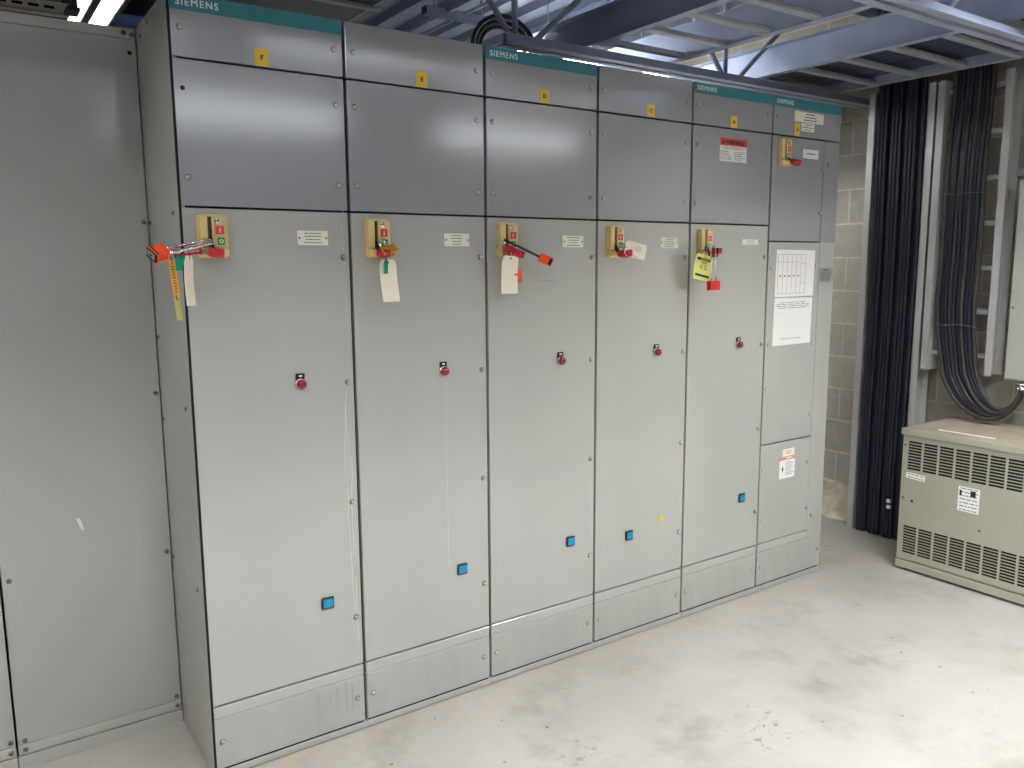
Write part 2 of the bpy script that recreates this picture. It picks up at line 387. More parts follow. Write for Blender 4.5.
CAB_LABEL = {
 'F': 'leftmost grey switchgear section with a teal name band and yellow letter F label',
 'E': 'grey switchgear section without a teal band, yellow letter E label near its top',
 'D': 'grey switchgear section with a teal name band and yellow letter D label',
 'C': 'grey switchgear section without a teal band, yellow letter C label near its top',
 'B': 'grey switchgear section with teal band and a red headed warning sign on its upper panel',
 'A': 'rightmost grey switchgear section with two white paper sheets taped to its middle panel'}
LX = {'F': .25, 'E': .766, 'D': 1.257, 'C': 1.774, 'B': 2.255, 'A': 2.682}
def cabinet(i, L):
    x0, x1 = XS[i], XS[i+1]; a, b = x0+G, x1-G
    if L == 'A': b = x1
    c = thing('switchgear_cabinet', ((x0+x1)/2, .45, 0), CAB_LABEL[L], 'switchgear cabinet', 'line-up of grey switchgear sections')
    # carcass
    m = MB().m(PAINTS)
    m.box(x0+.018, .055, .0, x1-.018, .95, H-.004)
    m.build('carcass', None, c)
    m = MB().m(GAP).box(x0+.004, .047, .02, x1-.004, .055, H-.01); m.build('gap_shade', None, c)  # black sheet paints the deep shade in the panel seams
    m = MB().m(PAINTS); m.box(x0+.001, .022, H-.004, x1-.001, .95, H); m.build('top_cover', None, c)
    B(x0+.0008, -.001, .0035, x1-.0008, .10, H4-.0055, .0008).build('base_channel', PLOW, c)
    B(x0+.004, .006, 0, x1-.004, .04, .004).build('base_shadow_gap', GAP, c)  # black strip for the shade line under the base channel
    B(x0+.01, .004, H4-.009, x1-.01, .04, H4+.004).build('base_gap', GAP, c)
    # top panel with band
    def panel(name, z0, z1, xa=a, xb=b, mt=PAINT, t=.022):
        return B(xa, 0, z0, xb, t, z1, .0018).build(name, mt, c)
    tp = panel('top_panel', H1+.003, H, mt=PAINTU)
    if L in 'FDBA':
        m = MB().m(TEAL).box(a+.0005, -.0012, 2.243, b-.0005, 0, H-.001)
        m.m(WHITE)
        for q in (0, .0007): m.text('SIEMENS', .0265, (a+.016+q, -.0016-q*.2, 2.2555), sx=.97, spc=1.24)
        m.build('name_band', None, tp)['label'] = 'teal band with white lettering'
    for bx in ((a+.024, b-.028) if L != 'A' else (a+.026, b-.030)): put(P_BOLT, (bx, 0, 2.199), tp)
    lx = LX[L]
    if L != 'A':
        m = MB().m(YEL).box(lx-.020, -.001, 2.124, lx+.020, 0, 2.171); m.m(INK).text(L, .019, (lx, -.0013, 2.141), align='CENTER', bold=.0006)
        m.build('letter_label', None, tp)['label'] = 'yellow label with black letter '+L
    else:
        m = MB().m(YEL).box(2.660, -.001, 2.126, 2.698, 0, 2.181); m.m(INK).text('A', .020, (2.679, -.0013, 2.146), align='CENTER', bold=.0006)
        m.build('letter_label', None, tp)['label'] = 'yellow label with black letter A'
        m = MB().m(IVORY).box(2.657, -.0015, 2.188, 2.868, 0, 2.234); text_lines(m, 2.72, 2.82, 2.231, 2.192, 3, -.0016, INK, seed=3)
        m.build('engraved_plate', None, tp)['label'] = 'wide ivory engraved plate'
        m = MB().m(WHITE).box(2.706, -.0015, 2.150, 2.802, 0, 2.184); text_lines(m, 2.712, 2.797, 2.182, 2.152, 3, -.0016, INK, seed=4)
        m.build('printed_sticker', None, tp)['label'] = 'small white printed sticker'
    kp = None
    if L != 'A':
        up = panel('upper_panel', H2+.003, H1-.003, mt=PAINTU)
        for bx in (a+.023, b-.028):
            for bz in (2.040, 1.803):
                if L == 'F' and bx < .1 and bz > 2: put(P_HOLE, (bx, 0, bz), up)
                else: put(P_BOLT, (bx, 0, bz), up)
        dr = panel('door', H3+.003, H2-.003)
        for bz in (1.583, 1.192, .799, .404): put(P_LATCH, (b-.020, 0, bz), dr)
        # pilot light
        rx = {'F': .321, 'E': .824, 'D': 1.328, 'C': 1.825, 'B': 2.327}[L]
        m = MB().m(BLACK).box(rx-.0145, -.004, 1.192, rx+.0145, 0, 1.232, .002); m.m(WHITE).box(rx-.005, -.0045, 1.222, rx+.005, -.004, 1.227)
        m.m(ZINC).lathe((rx, -.003, 1.200), (0, -1, 0), [(0, .0165), (.004, .0165), (.005, .015)], 24)
        pl = m.build('indicator_base', None, dr)
        MB().m(LENS).lathe((rx, -.007, 1.200), (0, -1, 0), [(0, .015), (.008, .015), (.014, .013), (.017, .008), (.018, .002)], 24).build('red_lens', None, pl)['label'] = 'dark red lens'
        bx, bz = {'F': (.379, .479), 'E': (.886, .481), 'D': (1.380, .484), 'C': (1.689, .447), 'B': (2.384, .489)}[L]
        m = MB().m(BLACK).box(bx-.021, -.008, bz-.020, bx+.021, 0, bz+.020, .003)
        bb = m.build('indicator_window', None, dr)
        B(bx-.016, -.0095, bz-.014, bx+.017, -.0078, bz+.014, .0006).build('blue_face', BLUE, bb)['label'] = 'bright blue face'
        px0, px1, pz0, pz1 = {'F': (.332, .428), 'E': (.838, .935), 'D': (1.340, .1437*10), 'C': (1.838, 1.938), 'B': (2.332, 2.438)}[L] + ((1.620, 1.663) if L != 'B' else (1.638, 1.661))
        m = MB().m(IVORY if L != 'B' else WHITE).box(px0, -.0015, pz0, px1, 0, pz1); text_lines(m, px0+.018, px1-.018, pz1-.003, pz0+.003, 4 if L != 'B' else 2, -.0016, INKG, seed=i)
        if L != 'B':
            m.m(INK)
            for sx_ in (px0+.006, px1-.006): m.lathe((sx_, -.0015, (pz0+pz1)/2), (0, -1, 0), [(0, .003), (.001, .0028)], 10)
        m.build('circuit_plate', None, dr)['label'] = 'small ivory engraved plate' if L != 'B' else 'small white printed sticker'
        mx_ = {'F': .041, 'E': .550, 'D': 1.048, 'C': 1.551, 'B': 2.050}[L]
        mechanism(dr, mx_, 1.582)
        if L == 'C':
            MB().m(mat('ochre spot', (206, 184, 96), .6)).lathe((1.871, 0, .484), (0, -1, 0), [(0, .017), (.0015, .016)], 20).build('round_sticker', None, dr)['label'] = 'round ochre yellow sticker'
        if L == 'B':
            m = MB().m(WHITE).box(2.172, -.0012, 1.984, 2.341, 0, 2.077)
            m.m(mat('warning red', (226, 70, 56), .5)).box(2.172, -.0018, 2.049, 2.341, -.0012, 2.078)
            m.m(INK).text('WARNING', .0235, (2.207, -.0021, 2.0555), bold=.001, sx=.98)
            m.prism([(2.181, -.0018, 2.055), (2.203, -.0018, 2.055), (2.192, -.0018, 2.074)], (0, -.0004, 0))
            text_lines(m, 2.185, 2.33, 2.046, 2.034, 2, -.0015, INKG, seed=20)
            text_lines(m, 2.176, 2.252, 2.028, 1.99, 5, -.0015, INKG, seed=21, center=False)
            text_lines(m, 2.262, 2.336, 2.028, 1.99, 5, -.0015, INKG, seed=22, center=False)
            m.build('warning_sign', None, up)['label'] = 'white sign with red heading reading WARNING'
        if L in 'FE':
            st = mat('dried white run', (200, 199, 190), .6); rg = random.Random(5 if L == 'F' else 6)
            def run(xa, za, zb, wd, wob=.005):
                m = MB().m(st); wd *= .65; z = za; xx = xa; V = [(m.bm.verts.new((xx-wd, -.0004, z)), m.bm.verts.new((xx+wd, -.0004, z)))]
                while z > zb:
                    z = max(z-.03, zb); xx += rg.uniform(-wob, wob)*.5
                    V.append((m.bm.verts.new((xx-wd, -.0004, z)), m.bm.verts.new((xx+wd, -.0004, z))))
                    m.bm.faces.new((V[-2][0], V[-2][1], V[-1][1], V[-1][0]))
                m.build('drip_mark', None, dr)['label'] = 'thin whitish dried run'
            if L == 'F':
                for q in ((.474, 1.70, 1.22, .0006), (.470, 1.17, .42, .0013), (.465, 1.12, .86, .0011), (.476, 1.02, .62, .0011), (.481, .95, .30, .0012), (.458, 1.0, .93, .001), (.484, .78, .45, .0009)): run(*q)
            else: run(.832, 1.17, .50, .0007, .0015)
        fr = panel('fixed_rail', H3B+.0018, H3-.003)
        kp = panel('kick_plate', H4+.001, H3B, mt=PLOW)
        for bx_ in (a+.022, b-.026): put(P_BOLT, (bx_, 0, .118), kp)
        if L == 'F':
            rg = random.Random(3)
            for xx in (.33, .337, .375, .40, .43, .452):
                zt = rg.uniform(.17, .190); zb = rg.uniform(.05, .1); wd = rg.uniform(.0008, .002); m = MB().m(mat('dull dirt run', (150, 146, 136), .8))
                m.bm.faces.new([m.bm.verts.new(p) for p in ((xx-wd, -.0004, zt), (xx+wd, -.0004, zt), (xx+wd*.6+.002, -.0004, zb), (xx-wd*.6+.002, -.0004, zb))])
                m.build('dirt_run', None, kp)['label'] = 'dark dirt run'
    else:
        xd = 2.887
        su = B(xd+.0012, 0, 1.6535, b, .022, H1-.003, .0008).build('frame_strip', PAINTU, c); st = B(xd+.0012, 0, H3B+.002, b, .022, 1.6533, .0008).build('frame_strip', PAINT, c)  # one strip split, darker upper half for its gradual darkening upwards
        for q, pp in (((2.919, 2.012), su), ((2.918, .308), st)): put(P_LATCH, (q[0], 0, q[1]), pp)
        m = MB().m(mat('etched nameplate', (146, 142, 138), .4, metal=.3)).box(2.897, -.001, 1.468, 2.986, 0, 1.532)
        text_lines(m, 2.92, 2.965, 1.53, 1.518, 1, -.0011, INK, seed=31); text_lines(m, 2.902, 2.935, 1.512, 1.472, 4, -.0011, INKG, seed=32); text_lines(m, 2.942, 2.982, 1.512, 1.472, 4, -.0011, INKG, seed=33)
        m.build('nameplate', None, st)['label'] = 'small grey etched nameplate'
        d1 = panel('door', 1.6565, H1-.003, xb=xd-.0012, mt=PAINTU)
        for q in ((2.878, 1.992), (2.874, 1.789)): put(P_LATCH, (q[0], 0, q[1]), d1)
        m = MB().m(WHITE).box(2.727, -.0012, 2.031, 2.841, 0, 2.072); text_lines(m, 2.745, 2.825, 2.06, 2.045, 1, -.0013, INK, seed=34); m.build('printed_sticker', None, d1)['label'] = 'white printed sticker'
        mechanism(d1, 2.549, 1.985, grip=(2.627, 2.002, -.045))
        d2 = panel('middle_panel', .7185, 1.651, xb=xd-.0006)
        for q in ((2.533, 1.535), (2.866, 1.542), (2.537, 1.185), (2.862, 1.175), (2.533, .981), (2.870, .827)): put(P_BOLT, (q[0], 0, q[1]), d2)
        d3 = panel('lower_panel', .2375, .7125, xb=xd+.001)
        for q in ((2.533, .597), (2.866, .589), (2.532, .354), (2.874, .353)): put(P_BOLT, (q[0], 0, q[1]), d3)
        m = MB().m(IVORY).box(2.672, -.0014, .640, 2.760, 0, .676); text_lines(m, 2.69, 2.742, .668, .648, 2, -.0015, INKG, seed=35); m.build('engraved_plate', None, d3)['label'] = 'small ivory engraved plate'
        m = MB().m(WHITE).box(2.652, -.0012, .532, 2.768, 0, .622)
        m.m(mat('faded orange heading', (214, 150, 122), .6)).box(2.652, -.0014, .622, 2.768, 0, .640); m.m(WHITE).box(2.70, -.0016, .628, 2.745, -.0012, .634)
        m.m(INK).prism([(2.676, -.0013, .56), (2.682, -.0013, .578), (2.676, -.0013, .597), (2.670, -.0013, .578)], (0, -.0003, 0))
        text_lines(m, 2.695, 2.762, .615, .545, 8, -.0014, INKG, seed=36, center=False); m.build('instruction_label', None, d3)['label'] = 'white instruction label with faded orange heading'
        fr = panel('fixed_rail', H3B+.0018, .2335, xb=xd)
        kp = panel('kick_plate', H4+.001, H3B, mt=PLOW)
        for q in (2.539, 2.979): put(P_BOLT, (q, 0, .118), kp)
    if L == 'F':
        m = MB().m(PAINTS).box(-.001, .0065, 0, .017, .95, H, .0012); sd = m.build('side_sheet', None, c)
        for y, z in ((.388, 1.695), (.067, 1.708), (.237, 2.261), (.346, 2.246), (.070, 1.145), (.388, 1.335), (.070, .588), (.388, 1.067), (.390, .6)):
            put(P_SIDE, (-.001, y, z), sd)
        m = MB().m(GAP).box(.0, .0, .02, .006, .0068, H-.01); m.build('edge_gap', None, c)
    if L == 'A':
        MB().m(PAINTS).box(x1-.017, .021, 0, x1, .95, H, .0012).build('side_sheet', None, c)
    return c
for i, L in enumerate('FEDCBA'): cabinet(i, L)

# recessed pair on the left
def left_cabinet(x1, label, first):
    x0 = x1-.4905; yf = .41
    c = thing('switchgear_cabinet', ((x0+x1)/2, .8, 0), label, 'switchgear cabinet', 'recessed grey cabinets at the left')
    m = MB().m(PAINTS).box(x0+.002, yf+.03, 0, x1-.002, 1.0, 2.277); m.build('carcass', None, c)
    MB().m(GAP).box(x0+.002, yf+.026, .03, x1-.002, yf+.03, 2.27).build('gap_shade', None, c)  # black sheet for the shade in the seams round the cover
    p = B(x0+.003, yf, .080, x1-.003, yf+.02, 2.2475, .0015).build('cover_panel', mat('grey enamel cover', (168, 167, 162), .17, spec=.9, noise=.06, nscale=3, stretch=(1, 1, .3)), c)
    tr = B(x0+.003, yf+.001, 2.249, x1-.003, yf+.03, 2.279, .0015).build('top_rail', PAINTS, c)
    br = B(x0+.003, yf-.001, .046, x1-.003, yf+.03, .0785, .0015).build('bottom_rail', PAINTS, c)
    B(x0+.001, yf-.004, 0, x1-.001, yf+.08, .042, .001).build('base_channel', PAINTS, c)
    for z in (1.698, 1.152, .614, .096): put(P_DULL, (x1-.016, yf, z), p)
    for z in (1.152, .614, .092): put(P_DULL, (x0+.022, yf, z), p)
    if first: put(P_HOLE, (x1-.022, yf, 2.208), p)
    else: put(P_DULL, (x1-.016, yf, 2.208), p)
    for q in ((x1-.035, yf+.001, 2.265), (x1-.013, yf+.001, 2.262)): put(P_DULL, q, tr)
    for q in (x0+.022, x1-.016): put(P_DULL, (q, yf-.001, .062), br)
    if first:
        m = MB().m(mat('bare chip', (206, 204, 198), .7)); o = (x0+x1)/2
        m.prism([(-.276, yf, .775), (-.268, yf, .776), (-.262, yf, .765), (-.257, yf, .738), (-.262, yf, .733), (-.270, yf, .752)], (0, -.0006, 0)); m.build('paint_chip', None, p)['label'] = 'small pale chip in the paint'
    # the gap between neighbours
    return c
left_cabinet(-.0015, 'plain dull grey cabinet set back beside the leftmost switchgear section', True)
left_cabinet(-.4925, 'plain dull grey cabinet set back, furthest left and cut by the photo edge', False)

# papers taped on section A
def sheet(x0, x1, z0, z1, label, drawing, tilt=.004):
    y = -.0012
    m = MB().m(PAPER); m.prism([(x0, y, z0), (x1-tilt, y, z0+.001), (x1, y, z1-.003), (x0+tilt, y, z1)], (0, .0008, 0))
    if drawing:
        m.m(INKG); t = .0011; Y_ = y-.0003
        def ln(xa, za, xb, zb): m.bar((xa, Y_, za), (xb, Y_, zb), .0004, t, up=(0, 0, 1) if abs(xa-xb) > abs(za-zb) else (1, 0, 0))
        bx0, bx1, bz0, bz1 = x0+.018, x1-.07, z0+.016, z1-.022
        ln(bx0, bz0, bx1, bz0); ln(bx0, bz1, bx1, bz1); ln(bx0, bz1-.035, bx1-.035, bz1-.035)
        n = 6
        for k in range(n+1): xx = bx0+(bx1-.035-bx0)*k/(n-1); 
        for k in range(n): xx = bx0+(bx1-.035-bx0)*k/(n-1); ln(xx, bz0, xx, bz1)
        ln(bx1, bz0, bx1, bz1); ln(bx1-.035, bz1-.042, bx1, bz1-.042); ln(bx1-.035, bz0+.045, bx1, bz0+.045)
        for k in range(n-1): xx = bx0+(bx1-.035-bx0)*(k+.5)/(n-1); m.box(xx-.007, Y_, (bz0+bz1)/2-.012, xx+.007, y, (bz0+bz1)/2-.006)
    else:
        text_lines(m, x0+.016, x1-.022, z1-.018, z1-.052, 4, y, INKG, seed=50)
        text_lines(m, x0+.016, x1-.03, z0+.04, z0+.02, 1, y, mat('faint ink', (205, 198, 200), .7), seed=51)
    return tag(m.build('paper_sheet'), label, 'paper sheet')
sheet(2.565, 2.852, 1.402, 1.618, 'white paper sheet with a line drawing of cabinets, upper sheet on the rightmost section', True)
sheet(2.562, 2.845, 1.178, 1.398, 'white paper sheet with a few printed lines at its top, below the line drawing', False)

# ================================================================ locks, hasps and tags
def padlock(p0, p1, label, shackle=CHROME, body=ORANGE, wd=.036, bl=.042, sr=.0042, gap=.013, roll=(0, 0, 1), th=.022, face=True):
    """long shackle padlock from p0 (crown of the shackle) to p1 (end of the body)"""
    p0, p1 = Vector(p0), Vector(p1); d = (p1-p0).normalized(); up = Vector(roll); s = d.cross(up).normalized(); n = s.cross(d)
    t = thing('padlock', p1, label, 'padlock')
    bc = p1-d*bl/2
    MB().m(body).obox(bc, (d, s, n), bl/2, wd/2, th/2, .004).build('lock_body', None, t)
    m = MB().m(shackle); a = bc
    pts = [a+s*gap]; L_ = (bc-p0).length-gap
    pts.append(a+s*gap-d*L_)
    for k in range(1, 8): t_ = math.pi*k/8; pts.append(a-d*(L_+gap*math.sin(t_))+s*gap*math.cos(t_))
    pts += [a-s*gap-d*L_, a-s*gap]
    m.tube(pts, sr, 10); m.build('shackle', None, t)
    if face:
        m = MB().m(BLACK).obox(p1+d*.001, (d, s, n), .004, wd/2+.0005, th/2+.0005, .002)
        m.m(mat('dull steel', (176, 170, 162), .4, metal=.4)).obox(p1+d*.0055, (d, s, n), .0012, wd/2-.003, th/2-.003)
        m.m(BLACK).obox(p1+d*.0070, (d, s, n), .0005, .005, .003); m.build('keyway_plate', None, t)
    return t
def hanging_tag(name, top, w_, h_, dirx, diry, label, mt=CARD, th=.0008, cut=.007, bend=.006, hole=True, extra=None, cat='tag', grp=None):
    """card hanging from its top centre. dirx: width direction, diry: direction it hangs in"""
    top = Vector(top); X = Vector(dirx).normalized(); D = Vector(diry).normalized(); N = X.cross(D).normalized()
    t = thing(name, top, label, cat, grp)
    m = MB().m(mt); rows = 8; grid = []
    for r in range(rows+1):
        f = r/rows; hw = w_/2-(cut*(1-f*rows) if r < 1 else 0); off = N*bend*math.sin(f*math.pi*1.2)
        grid.append([top+D*h_*f-X*hw+off, top+D*h_*f+X*hw+off])
    fr = [[m.bm.verts.new(p) for p in q] for q in grid]; bk = [[m.bm.verts.new(p+N*th) for p in q] for q in grid]
    for a, b in zip(fr, fr[1:]): m.bm.faces.new((a[0], a[1], b[1], b[0]))
    for a, b in zip(bk, bk[1:]): m.bm.faces.new((a[1], a[0], b[0], b[1]))
    for a, b, c_, d_ in zip(fr, fr[1:], bk, bk[1:]):
        m.bm.faces.new((a[0], b[0], d_[0], c_[0])); m.bm.faces.new((b[1], a[1], c_[1], d_[1]))
    m.bm.faces.new((fr[0][1], fr[0][0], bk[0][0], bk[0][1])); m.bm.faces.new((fr[-1][0], fr[-1][1], bk[-1][1], bk[-1][0]))
    m.build('card', None, t)
    if hole:
        m = MB().m(mat('brown eyelet', (110, 84, 66), .6)); c_ = top+D*.009
        m.lathe(c_-N*.0012, N, [(0, .0035), (.0034, .0035)], 14); m.build('eyelet', None, t)
    # string loop
    m = MB().m(ZINC if hole else BLACK); m.tube([top+D*.009-N*.002, top-D*.004-N*.002, top-D*.012, top-D*.004+N*.003, top+D*.009+N*.002], .0009, 6); m.build('tie', None, t)
    if extra: extra(t, top, X, D, N)
    return t
FX = Vector((1, 0, 0)); DN = Vector((0, 0, -1))
# section F
padlock((.070, -.040, 1.628), (-.092, -.085, 1.590), 'orange padlock with a very long chrome shackle pointing left from the leftmost section', bl=.032, wd=.036, gap=.011, sr=.0042, roll=(.1, -.6, 1))
def hasp(p0, p1, label, wd=.014, th=.01, mt=RED):
    p0, p1 = Vector(p0), Vector(p1); d = (p1-p0).normalized(); t = thing('lockout_hasp', p0, label, 'lockout hasp')
    s = d.cross(Vector((0, 0, 1))).normalized(); n = s.cross(d); L_ = (p1-p0).length
    m = MB().m(mt); m.obox((p0+p1)/2+n*.006, (d, s, n), L_/2, wd/2, .0035, .002); m.obox((p0+p1)/2-n*.006, (d, s, n), L_/2, wd/2, .0035, .002); m.build('vinyl_tabs', None, t)
    m = MB().m(CHROME); pts = []
    for k in range(13): a = math.pi*2*k/12; pts.append(p0-d*.012+d*.014*math.cos(a)+n*.014*math.sin(a))
    m.tube(pts, .0022, 8, cap=False); m.build('jaw_ring', None, t); return t
hasp((.038, -.048, 1.603), (-.032, -.062, 1.593), 'red vinyl lockout hasp under the long chrome shackle at the leftmost section')
hanging_tag('lockout_tag', (.004, -.060, 1.588), .040, .136, (.75, .66, 0), (-.02, 0, -1), 'long cream card tag seen edge on, hanging from the leftmost section', hole=False, bend=.003)
hanging_tag('key_tag', (-.020, -.072, 1.588), .024, .042, (1, .2, 0), (-.25, 0, -1), 'teal green plastic key tag beside the orange padlock at the leftmost section', mt=TGREEN, th=.003, cut=.008, bend=0, hole=False, cat='key tag')
def strip(t, top, X, D, N):
    m = MB().m(INK)
    for k in range(11):
        c_ = top+D*(.012+.0075*k)+N*.0042*0 - N*.0008; m.obox(c_, (X, D, N), .0045 if k % 3 else .0028, .0011, .0003)
    m.build('print_marks', None, t)
hanging_tag('caution_strip', (-.046, -.078, 1.578), .017, .100, (1, .1, 0), (.08, 0, -1), 'narrow orange printed strip hanging below the orange padlock body', mt=mat('orange strip', (228, 160, 60), .6), cut=0, bend=.001, hole=False, extra=strip, cat='strip')
hanging_tag('caution_strip', (-.0395, -.078, 1.476), .015, .062, (1, .1, 0), (.09, 0, -1), 'narrow olive yellow strip directly below the orange printed strip', mt=mat('olive strip', (176, 166, 84), .6), cut=0, bend=.001, hole=False, cat='strip')
# section E
padlock((.592, -.026, 1.636), (.606, -.060, 1.594), 'small brass padlock on the operator handle of the section with letter E', body=mat('padlock brass', (214, 168, 70), .3, metal=.5), bl=.022, wd=.046, gap=.012, sr=.003, roll=(0, -.9, .45), face=False)
hanging_tag('lockout_tag', (.596, -.066, 1.576), .058, .132, (1, .0, 0), (.07, 0, -1), 'blank cream card tag hanging from the brass padlock at the section with letter E', bend=.004)
hanging_tag('key_tag', (.588, -.074, 1.576), .014, .044, (1, .3, 0), (-.05, 0, -1), 'teal green plastic key tag lying over the cream tag at the section with letter E', mt=TGREEN, th=.004, cut=.005, bend=0, hole=False, cat='key tag')
# section D
padlock((1.062, -.030, 1.643), (1.195, -.112, 1.567), 'orange padlock with a long black shackle sticking out from the section with letter D', shackle=mat('black steel', (52, 50, 54), .35, metal=.4), bl=.036, wd=.036, gap=.009, sr=.0042, roll=(.3, -.2, 1))
hasp((1.050, -.045, 1.618), (1.118, -.058, 1.590), 'red vinyl lockout hasp below the long black shackle at the section with letter D', wd=.016)
hanging_tag('lockout_tag', (1.063, -.066, 1.588), .068, .130, (1, .0, 0), (-.06, 0, -1), 'blank cream card tag with a brown eyelet at the section with letter D', bend=.004)
padlock((1.092, -.050, 1.565), (1.096, -.052, 1.500), 'small orange padlock half hidden behind the cream tag at the section with letter D', shackle=BLACK, bl=.036, wd=.022, gap=.007, sr=.003, roll=(0, -1, 0), face=False)
m = MB().m(ZINC); pts = []
for k in range(9): f = k/8; pts.append((1.112+.135*f, -.052-.01*f, 1.535-.038*f-.012*math.sin(math.pi*f)+.003*math.sin(9*f)))
m.tube(pts, .0014, 6); tag(m.build('wire_tie'), 'thin loose wire reaching right from behind the cream tag, section with letter D', 'wire')
# section C
t = thing('padlock', (1.600, -.050, 1.600), 'short red cylinder lock on the operator handle of the section with letter C', 'padlock')
MB().m(RED).lathe((1.572, -.070, 1.600), (1, -.35, -.05), [(0, .010), (.004, .0145), (.034, .0145), (.038, .010)], 20).build('lock_body', None, t)
MB().m(CHROME).tube([(1.585, -.070, 1.610), (1.583, -.045, 1.632), (1.592, -.036, 1.640), (1.600, -.045, 1.632), (1.600, -.070, 1.610)], .003, 8).build('shackle', None, t)
def scrib(t, top, X, D, N):
    m = MB().m(INKG)
    for k in range(3): m.obox(top+D*(.050+.009*k)-N*.0026+X*.006, (X, D, N), .010, .0007, .0003)
    m.build('handwriting', None, t)
hanging_tag('lockout_tag', (1.572, -.085, 1.620), .058, .098, (.22, 0, 1), (1, -.1, -.22), 'cream card tag sticking out sideways to the right at the section with letter C', bend=.004, hole=False, extra=scrib)
m = MB().m(CHROME).tube([(1.590, -.080, 1.592), (1.62, -.088, 1.586), (1.65, -.09, 1.574), (1.668, -.092, 1.578)], .0016, 6)
tag(m.build('key'), 'thin metal key pin under the sideways cream tag at the section with letter C', 'key')
# section B
hasp((2.083, -.055, 1.612), (2.092, -.088, 1.608), 'red vinyl lockout hasp on the handle of the section with letter B', wd=.03)
def yprint(t, top, X, D, N):
    m = MB().m(BLACK); m.obox(top+D*.020-N*.001, (X, D, N), .042, .0055, .0004); m.obox(top+D*.086-N*.001, (X, D, N), .042, .0045, .0004); m.build('black_bars', None, t)
    m = MB().m(INK)
    for dx, dd, w_ in ((-.016, .048, .006), (-.012, .056, .008), (.010, .047, .005), (.012, .058, .007), (.0, .034, .018)): m.obox(top+D*dd+X*dx-N*.001, (X, D, N), w_, .0011, .0003)
    m.m(YEL)
    for k in range(5): m.obox(top+D*.020+X*(-.02+.01*k)-N*.0016, (X, D, N), .003, .0028, .0003)
    m.build('print_marks', None, t)
hanging_tag('lockout_tag', (2.026, -.070, 1.592), .102, .106, (1, 0, -.20), (-.20, 0, -1), 'pale yellow tag with black bars hanging crooked at the section with letter B', mt=mat('pale yellow card', (232, 232, 130), .6), bend=.004, hole=False, extra=yprint)
padlock((2.056, -.085, 1.628), (2.060, -.088, 1.452), 'red padlock hanging low on a long chrome shackle at the section with letter B', body=mat('red lock body', (222, 44, 40), .4), bl=.030, wd=.046, gap=.014, sr=.0036, roll=(0, -1, 0), face=False)

# ================================================================ transformer
def transformer():
    X = 3.36; y0, y1 = -.203, -1.09; c = thing('transformer', (3.6, -.64, 0), 'low beige grey dry type transformer with louvered front at the right wall', 'transformer')
    MB().m(TANP).box(X+.012, y1, .045, 3.86, y0, .70).build('enclosure', None, c)
    MB().m(GAP).box(X+.008, y1+.02, .07, X+.0122, y0-.02, .68).build('dark_interior', None, c)  # black sheet paints the shade seen through the louvers
    # front cover with slot openings
    cols = 10; cy0 = -.231; pit = .0785; sw = .068
    ys = [(cy0-k*pit, cy0-k*pit-sw) for k in range(cols)]
    m = MB().m(TANP)
    banks = ((.522, .672), (.088, .235)); n = 10
    def solid(ya, yb, za, zb): m.box(X, yb, za, X+.004, ya, zb)
    solid(y0, y1, .672, .70); solid(y0, y1, .235, .522); solid(y0, y1, .060, .088)
    for za, zb in banks:
        solid(y0, ys[0][0], za, zb); solid(ys[-1][1], y1, za, zb)
        for k in range(cols-1): solid(ys[k][1], ys[k+1][0], za, zb)
        st = (zb-za)/n
        for k in range(cols):
            for r in range(n):
                z = za+r*st; m.box(X, ys[k][1], z, X+.005, ys[k][0], z+st*.28)
    fc = m.build('louvered_cover', None, c)
    for y, z in ((-.215, .649), (-.218, .376), (-.60, .303)): put(P_TR, (X, y, z), fc)
    MB().m(GAP).lathe((X, -.267, .368), (-1, 0, 0), [(0, .006), (.002, .006)], 10).build('knockout', None, fc)
    m = MB().m(TANP).box(X-.010, y1-.012, .700, 3.872, y0+.010, .733, .003)
    m.m(TANT).box(X-.004, y1-.006, .7332, 3.866, y0+.004, .7345)
    m.build('lid', None, c)
    B(X-.006, y1-.004, .014, X+.03, y0+.002, .052, .0008).build('base_rail', TANP, c)
    for yy in (y0, y1+.05):
        for xx in (X, 3.80): B(xx, yy-.05, 0, xx+.05, yy-.0, .022).build('foot', DZINC, c)
    def lab(ya, yb, za, zb, name, lb, rows, dark=False, tilt=0):
        m = MB().m(WHITE); m.prism([(X, ya, za), (X, yb, za-tilt), (X, yb, zb-tilt), (X, ya, zb)], (-.001, 0, 0))
        rg = random.Random(int(abs(ya)*100)); m.m(INKG); st = (zb-za)/rows
        for r in range(rows):
            a = ya-.008
            while a > yb+.012:
                b = max(a-rg.uniform(.01, .03), yb+.006)
                zc = za+(r+.5)*st-tilt*(ya-a)/(ya-yb); m.box(X-.0014, b, zc-st*.13, X-.0008, a, zc+st*.13); a = b-.005
        if dark:
            m.m(BLACK); m.box(X-.0016, ya-.016, zb-.045, X-.0008, ya-.006, zb-.018); m.box(X-.0016, yb+.018, zb-.042, X-.0008, yb+.042, zb-.014)
        m.build(name, None, fc)['label'] = lb
    lab(-.229, -.326, .482, .512, 'sticker', 'narrow white printed sticker', 2, tilt=.004)
    lab(-.491, -.590, .378, .498, 'rating_plate', 'white rating plate with diagrams', 7, True)
    return c
transformer()
m = MB().m(WHITE).prism([(3.43, -.335, .7345), (3.448, -.335, .7345), (3.452, -.600, .7345), (3.434, -.602, .7345)], (0, 0, .0015))
tag(m.build('paper_strip'), 'narrow white paper strip lying on the dusty transformer lid', 'paper')

